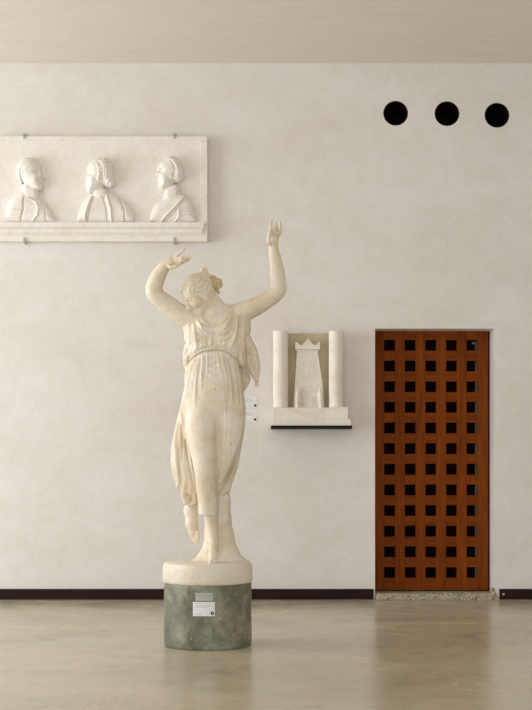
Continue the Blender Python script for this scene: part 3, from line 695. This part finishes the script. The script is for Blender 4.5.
# standing foot: heel lifted, toes forward
B.chain([(S(213.0, 538, -.005), r(4.6)), (S(213.4, 547, -.04), r(4.3)), (S(213.0, 556, -.11), r(4.6)), (S(212.6, 561.0, -.16), r(3.6))], .02)
B.ell(S(213.0, 546, .02), (r(4.6), r(5.5), r(5.5)), None, .02)
for i, (a, b) in enumerate([(210.6, 2.1), (212.6, 1.6), (214.2, 1.5), (215.5, 1.4), (216.6, 1.3)]):
    B.chain([(S(a + .2, 559.5, -.14), r(b * 1.1)), (S(a, 561.6, -.172 + i * .006), r(b)), (S(a - .1, 563.4, -.195 + i * .009), r(b * .85))], .004)
B.ell(S(208.2, 541, .005), (r(2), r(2), r(2.2)), None, .015); 
# bent leg, its foot hanging behind the hem
B.chain([(S(229, 408, 0), r(14)), (S(222, 464, -.0), r(6)), (S(206, 482, .10), r(6)), (S(192, 504, .15), r(4.6))], .03)
B.chain([(S(192, 503, .15), r(5.0)), (S(190.8, 512, .145), r(6.0)), (S(191.8, 524, .125), r(5.7)), (S(193.6, 533, .115), r(4.9))], .02)
B.ell(S(187.8, 509.5, .165), (r(4.0), r(5), r(5)), None, .02)
for i, (a, b, c_) in enumerate([(191.4, 538.0, .12), (193.0, 540.5, .115), (194.6, 542.0, .11), (196.2, 542.4, .105), (197.6, 540.6, .10)]):
    B.chain([(S(a + .2, 532, c_ - .008), r(1.7)), (S(a + .5, b - 3, c_ - .014), r(1.5)), (S(a + .3, b, c_ - .012), r(1.3))], .005)
V, Q = B.mesh(); put_mesh('body', V, Q, M['statue'], st)

# ---- hair
lo = HC - .17; hi = HC + .17; hi[0] += .03
H = Field(lo, hi, .0026)
def hairshell(X, Y, Z):
    q = [((X - HC[0]) * e[0] + (Y - HC[1]) * e[1] + (Z - HC[2]) * e[2]) for e in (rv, fv, uv)]
    rr = (.081, .098, .086); a, b, c_ = q[0], q[1] + .012, q[2] - .022
    k0 = np.sqrt((a / rr[0]) ** 2 + (b / rr[1]) ** 2 + (c_ / rr[2]) ** 2); d = (k0 - 1) * .09
    ang = np.arctan2(np.hypot(a, c_ * .9), -(b - .02)); phi = np.arctan2(a, c_)
    d = d - .0032 * np.sin(phi * 17 + 2.2 * np.sin(ang * 5.5) + 1.3 * np.sin(phi * 4 + ang * 3)) - .0016 * np.sin(ang * 34 + 3 * np.sin(phi * 7))
    edge = q[1] * .80 - q[2] * .60 - (.030 + .006 * np.sin(phi * 15))
    d = d + .011 * np.clip(1 + edge / .028, 0, 1) ** 2
    return np.maximum(np.maximum(d, edge), -.058 - q[2] - .25 * q[1])
H.put(hairshell, HC - .14, HC + .14, 0.0)
rg = random.Random(5)
for i in range(9):                                     # loose curls at the temples and over the brow
    t = (-1.7, -1.45, -1.2, -.9, -.3, .5, .95, 1.3, 1.6)[i]; a = .070 * math.sin(t); c_ = .004 + .056 * math.cos(t)
    b = min(.034 + .75 * c_, .074); q = rg.uniform(.007, .010); H.ell(hp(a, b, c_), (q, q, q * 1.2), HRm, .008); H.ell(hp(a, b + q * .9, c_), (.004,) * 3, HRm, .004, True)
for s_ in (-1, 1):
    for j in range(3): H.ell(hp(s_ * .071, .020 - j * .006, -.012 - j * .019), (.009, .014, .013), HRm, .010)
V, Q = H.mesh(); hair = put_mesh('hair', V, Q, M['statue'], st)
G = Field(S(200, 300, -.15), S(228, 262, .15), .0024)
bc = S(215.8, 283.6, -.02)
for i in range(17):                                    # knot of curls at the back of the head
    t = rg.uniform(0, 6.28); q = rg.uniform(-1, 1); w = math.sqrt(1 - q * q)
    c_ = bc + np.array([math.cos(t) * w * r(5.0), q * r(5.2), math.sin(t) * w * r(6.4)]); rr = r(rg.uniform(1.8, 2.9))
    G.ell(c_, (rr, rr, rr), None, .004)
    d_ = c_ - bc; d_ /= np.linalg.norm(d_); G.ell(c_ + d_ * rr * .9, (rr * .42,) * 3, None, .003, True)
G.ell(bc, (r(4.8), r(5), r(6)), None, .004); G.chain([(S(216, 287, -.01), r(2.2)), (S(218.4, 292.4, -.01), r(1.6))], .006); G.chain([(S(213, 288, -.02), r(2.2)), (S(214.4, 292.8, -.02), r(1.3))], .006)
V, Q = G.mesh(); bn = put_mesh('curl_knot', V, Q, M['bun'], hair); bn['label'] = 'ochre-stained knot of curls'
G = Field(S(192, 284, -.12), S(214, 262, .12), .0024)
G.ell(S(203.6, 271.2, -.01), (r(4.2), r(4.0), r(4.2)), None, .002); G.chain([(S(199, 276.6, -.03), r(2.6)), (S(205, 275, -.02), r(3.0)), (S(212, 277.5, .0), r(2.8))], .008)
G.ell(S(203.4, 271.4, -.04), (r(1.7), r(2), r(1.7)), None, .008, True)
V, Q = G.mesh(); put_mesh('topknot', V, Q, M['statue'], hair)

# ---- dress
D = Field((S(166, 0)[0], STAT - .24, S(0, 520)[2]), (S(264, 0)[0], STAT + .22, S(0, 300)[2]), .0038)
vf = lambda n_, amp, ph=0., warp=.35: (lambda u, v, Z: amp * np.sin(np.arctan2(u, -v) * n_ + ph + warp * np.sin(Z * 9 + u * 3) * 2))
# bodice, bust, shoulder straps
D.loft([(308.5, 226, 242, .005, .045), (314, 199, 246, .005, .075), (321, 190, 248, 0, .098), (329, 186.5, 249.2, 0, .106), (338, 186, 247.5, -.005, .112), (346, 187.5, 246, -.005, .114), (353, 188.5, 244.5, -.005, .116), (359, 189.5, 243.5, -.005, .112), (366, 192, 241, 0, .09)], .01, 2.3)
D.chain([(S(230, 314, .005), r(9.2)), (S(236, 315, .0), r(10.0)), (S(240.6, 317, .0), r(10.0))], .012)
D.chain([(S(200, 322.5, .0), r(9.6)), (S(192.5, 325, .0), r(10.4))], .012)
D.ell(S(200.5, 336.5, -.070), (r(10.5), r(9.2), r(11)), None, .05); D.ell(S(227.5, 336.5, -.070), (r(10.5), r(9.2), r(11)), None, .05)
D.loft([(321, 184.8, 192, -.01, .045), (330, 184.2, 193, -.01, .045), (338, 183.9, 192, -.005, .04), (341.5, 185, 190, 0, .03)], .012, 2.2)   # left sleeve flap
D.loft([(315, 240, 249.6, 0, .05), (323, 240, 250.6, 0, .05), (330, 241, 251, .0, .045), (333.5, 243, 249.5, .0, .035)], .012, 2.2)           # right sleeve
# skirt
D.loft([(350, 193.5, 238.2, -.005, .098), (360, 191.2, 238.8, -.005, .108), (377, 188, 241.7, -.008, .122), (396, 185.2, 244.4, -.006, .132), (414, 185, 245.2, 0, .132), (430, 186, 244.2, .01, .118), (445, 189, 241.5, .03, .085), (458, 194, 235, .05, .055)], .012, 2.15)
D.ell(S(214, 393, -.085), (r(17), r(9), r(20)), None, .07)      # belly
# standing leg through the cloth
D.chain(spl([(S(204.0, 408, -.045), r(17.6)), (S(203.2, 437, -.075), r(15.2)), (S(205.4, 460, -.088), r(12.0)), (S(206.6, 474, -.086), r(10.9)), (S(207.2, 490, -.06), r(9.8)), (S(207.8, 508, -.04), r(8.3)), (S(207.9, 513.5, -.035), r(8.0))], 5), .012)
def hemcut(X, Y, Z): return Z - S(0, 514.6 )[2] - 0 * X - 0 * Y
D.put(hemcut, (S(195, 0)[0], STAT - .2, S(0, 524)[2]), (S(222, 0)[0], STAT + .08, S(0, 512)[2]), 0, True)
# other thigh
D.chain(spl([(S(229, 408, -.03), r(15.4)), (S(228.8, 437, -.055), r(12.4)), (S(224.0, 460, -.05), r(8.4)), (S(219.4, 478, -.035), r(4.6)), (S(216, 490, -.03), r(3.0))], 5), .02)
# cloth hanging behind at right
D.loft([(405, 224, 245.2, .05, .055), (420, 224, 245.4, .06, .055), (440, 222, 243.2, .07, .05), (466, 216, 238.1, .07, .042), (483, 213, 232.6, .065, .04), (490, 213, 230.6, .06, .038), (494.5, 213, 227, .055, .034), (499, 213, 219, .05, .026)], .012, 2.2)
# cloth flying back at left
D.loft([(372, 185, 196, .02, .05), (385, 185, 196, .03, .055), (405, 180.6, 197, .05, .055), (429, 174.8, 200, .065, .055), (445, 171.4, 202, .07, .055), (460, 170.6, 204, .07, .05), (470, 171.3, 204, .07, .046), (481, 174.2, 204, .07, .04), (488, 179.5, 204, .07, .034), (493, 184, 203, .07, .028), (499, 187, 202, .07, .02)], .012, 2.2)
ring = [S(184.6, 490.5, .05), S(183.2, 496, .045), S(185.6, 502.5, .04), S(190.6, 505.2, .04), S(194.6, 501.4, .045), S(194.2, 495.4, .05), S(189.6, 491.2, .05)]
D.chain([(p, r(2.1)) for p in ring], .006); D.chain([(S(178, 486, .06), r(2.4)), (S(184.6, 490.5, .05), r(2.2)), (S(194, 494.5, .045), r(1.8))], .008)
D.ell(S(189.4, 497, .10), (r(5.5), r(3), r(6.5)), None, .01)
# side folds under the belt, left
D.loft([(344, 184.8, 192, .02, .05), (353, 183.2, 193, .02, .055), (364, 183.0, 193, .025, .055), (371, 185.8, 192, .03, .045), (380, 184.8, 193, .03, .045), (386, 186, 193, .03, .04)], .010, 2.2)
# neckline
nv = chaikin([(200.5, 296), (201, 312), (205.0, 321), (213, 329), (221.5, 323.5), (228.0, 312), (229.5, 296)], 1)
def neckcut(X, Y, Z):
    d2 = -pdist((CX + X / K + 0 * Z)[:, 0, :], (HZ - (Z - CAMZ) / K + 0 * X)[:, 0, :], nv)[:, None, :] * K
    return np.maximum(d2, Y - (STAT + .03)).astype(np.float32)
D.put(neckcut, (S(199, 0)[0], STAT - .24, S(0, 332)[2]), (S(231, 0)[0], STAT + .05, S(0, 300)[2]), .016, True)
V, Q = D.mesh(); Nn = vnormals(V, Q)
x, y = px_(V), py_(V); dyv = V[:, 1] - STAT
sm = lambda a, b, t: np.clip((t - a) / (b - a), 0, 1) ** 2 * (3 - 2 * np.clip((t - a) / (b - a), 0, 1))
win = lambda a, b, c, d, t: sm(a, b, t) * (1 - sm(c, d, t))
rid = lambda t, p=2.0: (1 - np.abs(np.sin(np.pi * t))) ** p
g2 = lambda cx, cy, wx, wy: np.exp(-((x - cx) / wx) ** 2 - ((y - cy) / wy) ** 2)
wv = .35 * np.sin(y * .11 + x * .05) + .22 * np.sin(y * .23 + 1.3)
fr_ = 1 - sm(-.02, .03, dyv)
disp = np.zeros(len(V))
# gathered folds falling from the belt, dying out on the thighs
def fold(pts, w, a, front=True):                       # one soft fold along a line
    global disp
    pts = np.array(pts, float); o_ = np.argsort(pts[:, 1]); lx = np.interp(y, pts[o_, 1], pts[o_, 0])
    y0, y1 = pts[:, 1].min(), pts[:, 1].max(); f_ = min(14, (y1 - y0) * .4)
    disp = disp + 1.8 * r(a) * np.exp(-((x - lx) / (w * .9)) ** 2) * win(y0 - 3, y0 + 3, y1 - f_, y1 + 6, y) * (fr_ if front else 1)
for pts, w, a in (([(200, 360), (197.6, 380), (196.2, 404)], 1.3, 1.1), ([(198, 360), (194.5, 380), (193.2, 400)], 1.0, -.9), ([(203.4, 358), (202.8, 374), (202.6, 388)], 1.2, .9), ([(206, 357), (205.6, 380)], .9, -.7),
                  ([(208, 357), (208, 372)], 1.1, .8), ([(222.6, 357), (226, 372), (228.6, 384)], 1.3, .9), ([(226, 359), (230, 374), (232.0, 396), (232.6, 408)], 1.3, .9), ([(224.4, 359), (229, 380), (230.6, 400)], .9, -.8),
                  ([(233, 363), (236.6, 384), (238.6, 406)], 1.4, 1.0), ([(230, 361), (234, 380), (236, 402)], 1.0, -.8), ([(237, 366), (240.6, 388), (242, 414)], 1.0, .8), ([(195, 360), (191.8, 376), (190.2, 392), (189.6, 410)], 1.2, 1.0),
                  ([(194.4, 364), (190.4, 380), (187.2, 398), (186.2, 418), (188.5, 440)], 1.1, -1.9), ([(192, 364), (188, 382), (185.2, 400), (184, 416)], 1.2, 1.5), ([(218, 357), (220, 368), (223, 378)], 1.0, .7), ([(224, 392), (227, 420), (226, 446)], 1.8, .3), ([(233, 404), (234.4, 426), (231, 448)], 1.6, -.35)):
    fold(pts, w, a)
fan = (x - 215) / (1 + .010 * (y - 350)); wsk = win(352, 358, 366, 392, y) * fr_
disp += r(.22) * wsk * np.sin(fan * 1.9 + 3 * wv + .9 * np.sin(fan * .31))
# hanging loops in the middle below the belt
rl = np.hypot((x - 213.5) * 1.6, y - 350)
disp += r(.75) * g2(213.5, 369, 6.5, 10) * np.sin(rl * 1.0 + .6) * fr_
# embroidered hem arc of the overfold across the belly
arc = y - (411.5 - .0135 * (x - 213) ** 2)
disp += r(.45) * np.exp(-(arc / 1.6) ** 2) * win(190, 196, 231, 240, x) * (1 + .5 * np.sin(x * 1.7 + 2 * wv)) * fr_ * .8
# crease between the thighs
disp -= r(1.5) * np.exp(-((x - 216.8 - .02 * (y - 424)) / 1.8) ** 2) * win(412, 430, 500, 510, y) * fr_
# diagonal fold rims beside the other thigh
for off, am in ((-.6, .8), (3.0, -2.6), (6.4, .8)):
    lx = 218 + off + np.clip((486 - y) / 49, 0, 3) ** .72 * 23
    disp += r(am) * np.exp(-((x - lx) / 1.5) ** 2) * win(418, 436, 480, 492, y)
# light vertical strains on thigh cloth at right
disp += r(.2) * win(395, 410, 455, 475, y) * win(219, 224, 236, 240, x) * np.sin(x * 1.7 + wv * 2) * fr_
# flying cloth at left
bl = ((x < 198) & (y > 392) & (dyv > -.01)).astype(float)
fl = (x - 171) / (.55 + .0032 * (y - 392)) / 8.5
disp += r(1.1) * bl * win(392, 420, 488, 497, y) * (rid(fl + .45 * wv + .25, 1.0) - .45)
for pts, w, a in (([(181, 425), (181.4, 445), (182, 464)], 1.2, -1.5), ([(184.5, 440), (187, 458), (193, 487)], 1.2, -1.6), ([(188, 436), (190.5, 460), (195, 484)], 1.1, 1.2), ([(177.6, 448), (178, 462), (180, 482)], 1.0, -1.1)): fold(pts, w, a, False)
# cloth behind at right
disp += r(.7) * (dyv > .0) * (x > 212) * win(420, 440, 488, 497, y) * np.sin((x - (486 - y) * .32) * 1.25)
disp += r(1.3) * np.exp(-((y - (497 - (x - 217) * .62)) / 1.6) ** 2) * win(214, 217, 230, 232, x) * (y > 484) - 0
# bodice: hanging neck folds and folds fanning from the shoulders
rc = np.hypot((x - 214) * 1.12, y - 300)
wed = win(195, 201, 226, 233, x) * win(318, 324, 340, 350, y) * fr_
disp += r(.75) * wed * np.sin(rc * 1.05 + .6)
a1 = np.arctan2(x - 243, y - 296); a2 = np.arctan2(x - 190, y - 300)
disp += r(.6) * win(226, 233, 246, 250, x) * win(312, 318, 346, 352, y) * np.sin(a1 * 19 + 2 * wv) * fr_
disp += r(.6) * win(186, 189, 198, 204, x) * win(318, 324, 346, 352, y) * np.sin(a2 * 17 + 2 * wv) * fr_
for pts, w, a in (([(232, 318), (226, 330), (218, 338)], 1.1, .8), ([(235, 318), (230, 334), (222, 344)], 1.1, -.8), ([(238, 320), (236, 336), (231, 350)], 1.3, 1.0), ([(241, 322), (240, 338), (237, 352)], 1.1, -.9), ([(244, 326), (243.5, 344)], 1.2, .9),
                  ([(198, 320), (203, 331), (210, 338)], 1.1, .8), ([(194, 324), (196, 336), (198, 348)], 1.1, .7), ([(190, 326), (190.5, 344)], 1.1, .8), ([(213, 334), (212, 346)], 1.2, .6)): fold(pts, w, a)
belt = np.interp(x, [189, 196, 203, 210, 216, 223, 230, 236, 241], [361, 355.5, 352.2, 350.8, 350.4, 350.8, 353.6, 358, 361.5])
disp += r(.25) * np.exp(-((y - belt + 7) / 5) ** 2) * np.sin(x * 1.35 + 2.5 * wv + 1.2 * np.sin(x * .4)) * fr_
disp += r(1.5) * np.exp(-((y - belt + 4.5) / 3) ** 2) * fr_ - r(1.6) * np.exp(-((y - belt - 1.2) / 1.5) ** 2) * fr_
disp += r(.8) * (x < 193) * win(340, 346, 384, 390, y) * np.sin(y * .55 + x * .8)
V = V + Nn * (disp * np.clip(np.abs(Nn[:, 1]) * 1.3, .15, 1))[:, None]
dress = put_mesh('dress', V, Q, M['statue'], st)
# ---- cape-like end of cloth at right, with tassel
C2 = Field((S(232, 0)[0], STAT - .14, S(0, 396)[2]), (S(266, 0)[0], STAT + .18, S(0, 318)[2]), .003)
C2.loft([(322, 238, 249, .02, .05), (330, 239, 249.4, .02, .055), (336, 239, 250.4, .02, .06), (345, 239, 255.2, .02, .06), (353, 239.5, 258, .025, .058), (360, 240, 259.6, .03, .055), (367.5, 245, 260.2, .03, .045), (373, 249.0, 259.9, .03, .036), (378, 252.6, 258.8, .025, .026), (381.5, 255, 258.2, .02, .014)], .008, 2.2)
C2.loft([(332, 237, 245.5, 0, .07), (344, 236.5, 246.5, -.01, .085), (354, 236, 246.8, -.018, .088), (361, 237, 246.8, -.022, .078), (365, 239, 245.8, -.022, .06), (367.6, 241, 244.4, -.02, .035)], .012, 2.1)
C2.loft([(366, 236, 243, .06, .04), (373, 238, 248.4, .06, .035), (379, 239, 251, .06, .03), (384, 239, 249, .06, .026), (392, 239, 243.8, .06, .02)], .004, 2.2)
V, Q = C2.mesh(); Nn = vnormals(V, Q); x, y = px_(V), py_(V)
wv = .35 * np.sin(y * .11 + x * .05)
tt = (x - (240 + .22 * (y - 325))) / 5.2
disp = r(1.3) * (rid(tt + .4 * wv, 1.3) - .4) * win(324, 336, 374, 381, y) + r(.5) * np.sin(x * 1.9 + y * .35) * win(328, 340, 376, 392, y)
o = put_mesh('cloth_end', V + Nn * (disp * np.clip(np.abs(Nn[:, 1]) ** 2 * 1.2, .04, 1))[:, None], Q, M['statue'], dress)
T2 = Field(S(252, 392, -.06), S(263, 376, .08), .0022)
T2.ell(S(257.2, 380.6, .02), (r(1.7), r(1.7), r(1.7)), None, .004); T2.chain([(S(257, 382, .02), r(1.3)), (S(256.7, 384.2, .02), r(1.9)), (S(256.5, 384.8, .02), r(1.9))], .006)
V, Q = T2.mesh(); put_mesh('tassel', V, Q, M['statue'], dress)
# ---- girdle: a twisted cord lying on the cloth
pts = []
for px0, py0 in zip(np.linspace(190.5, 240, 40), np.interp(np.linspace(190.5, 240, 40), [189, 196, 203, 210, 216, 223, 230, 236, 241], [361, 355.5, 352.2, 350.8, 350.4, 350.8, 353.6, 358, 361.5])):
    q = S(px0, py0); yy = D.front(q[0], q[2]); pts.append(np.array([q[0], (yy if yy is not None else STAT) - .002, q[2]]))
pts = np.array(pts); 
for _ in range(3): pts[1:-1, 1] = (pts[:-2, 1] + pts[1:-1, 1] * 2 + pts[2:, 1]) / 4
bm = bmesh.new()
s_len = np.concatenate([[0], np.cumsum(np.linalg.norm(np.diff(pts, axis=0), axis=1))]); nn = 150; prev = None
for strand in (0, 1):
    prev = None
    for i in range(nn):
        s = s_len[-1] * i / (nn - 1); c_ = np.array([np.interp(s, s_len, pts[:, a]) for a in range(3)]); d_ = np.array([np.interp(s + .004, s_len, pts[:, a]) for a in range(3)]) - np.array([np.interp(s - .004, s_len, pts[:, a]) for a in range(3)]); d_ /= np.linalg.norm(d_)
        e1 = np.cross(d_, [0, 1, 0]); e1 /= np.linalg.norm(e1); e2 = np.cross(d_, e1); ph = s * 150 + strand * math.pi
        c_ = c_ + r(.75) * (math.cos(ph) * e1 + math.sin(ph) * e2)
        ring = [bm.verts.new(c_ + r(.95) * (math.cos(t) * e1 + math.sin(t) * e2)) for t in [2 * math.pi * j / 8 for j in range(8)]]
        if prev:
            for j in range(8): bm.faces.new((prev[j], prev[(j + 1) % 8], ring[(j + 1) % 8], ring[j]))
        else: bm.faces.new(ring)
        prev = ring
    bm.faces.new(prev[::-1])
g_ = from_bm('girdle', bm, M['statue'], None, True); adopt(g_, dress); g_['label'] = 'twisted cord girdle'
# hem band of the skirt above the standing ankle
bm = bmesh.new(); cc_ = S(207.9, 513.6, -.035); prev = None; first = None; W1, W2 = r(8.3), r(8.5); n_ = 56
for i in range(n_):
    t = 2 * math.pi * i / n_; w1 = W1 + r(.35) * math.sin(7 * t); c_ = Vector((cc_[0] + w1 * math.cos(t), cc_[1] + W2 * math.sin(t), cc_[2] - r(1.2) * math.sin(t) * -1 * .6 - r(.5) * math.cos(t)))
    rad = Vector((math.cos(t), math.sin(t), 0)); ring = [bm.verts.new(c_ + r(.95) * (rad * math.cos(a) + Vector((0, 0, 1.2)) * math.sin(a))) for a in [2 * math.pi * j / 8 for j in range(8)]]
    if prev:
        for j in range(8): bm.faces.new((prev[j], prev[(j + 1) % 8], ring[(j + 1) % 8], ring[j]))
    else: first = ring
    prev = ring
for j in range(8): bm.faces.new((prev[j], prev[(j + 1) % 8], first[(j + 1) % 8], first[j]))
adopt(from_bm('hem', bm, M['statue'], None, True), dress)
# ---- tree stump that props the figure
U = Field((S(178, 0)[0], STAT - .06, PZ - .03), (S(256, 0)[0], STAT + .24, S(0, 476)[2]), .004)
U.loft([(480, 205, 229, .08, .06), (493, 204.5, 229.6, .08, .065), (520, 204.6, 231.2, .08, .075), (537, 204.4, 234.2, .08, .08), (548, 202.2, 237.4, .08, .085), (554, 199, 240.6, .08, .095), (558, 195.5, 245, .08, .105), (561.5, 190, 249.5, .08, .12), (565, 186, 252, .08, .13)], .01, 2.1)
V, Q = U.mesh(); Nn = vnormals(V, Q); x, y = px_(V), py_(V)
disp = r(.22) * np.sin(np.arctan2(x - 217, -(V[:, 1] - STAT - .08) / K) * 9 + .06 * y) * win(485, 495, 548, 556, y) + r(.4) * np.sin(y * .35 + x * .2)
put_mesh('tree_stump', V + Nn * disp[:, None], Q, M['statue'], st)

# ================================================================== light and camera
def area(name, loc, rot, sx, sy, power, col):
    l = bpy.data.lights.new(name, 'AREA'); l.shape = 'RECTANGLE'; l.size = sx; l.size_y = sy; l.energy = power; l.color = col
    o = bpy.data.objects.new(name, l); COL.objects.link(o); o.location = loc; o.rotation_euler = rot; return o
area('side_window_daylight', (XL - .05, (LW[0] + LW[1]) / 2, (LW[2] + LW[3]) / 2), (0, math.radians(-90), 0), LW[3] - LW[2], LW[1] - LW[0], 430, (.90, .95, 1.0))
area('front_fill_light', ((FW[0] + FW[1]) / 2, YF - .05, (FW[2] + FW[3]) / 2), (math.radians(90), 0, 0), FW[1] - FW[0], FW[3] - FW[2], 270, (.83, .91, 1.0))  # unseen lamp added as soft fill from the front
w = bpy.data.worlds.new('sky'); sc.world = w; w.use_nodes = True
bg = w.node_tree.nodes['Background']; bg.inputs['Color'].default_value = (.85, .93, 1, 1); bg.inputs['Strength'].default_value = 0.6
cam = bpy.data.cameras.new('camera'); co = bpy.data.objects.new('camera', cam); COL.objects.link(co)
co.location = (0, 0, CAMZ); co.rotation_euler = (math.radians(90), 0, 0)
cam.sensor_fit = 'HORIZONTAL'; cam.sensor_width = 24; cam.lens = FPX / 532 * 24; cam.shift_y = (HZ - 355) / 532; cam.clip_end = 100
sc.camera = co
sc.view_settings.view_transform = 'Standard'; sc.view_settings.look = 'None'; sc.view_settings.gamma = 1; sc.view_settings.use_curve_mapping = False
sc.view_settings.exposure = -0.03
sc.cycles.use_denoising = True; sc.cycles.max_bounces = 10; sc.cycles.diffuse_bounces = 6
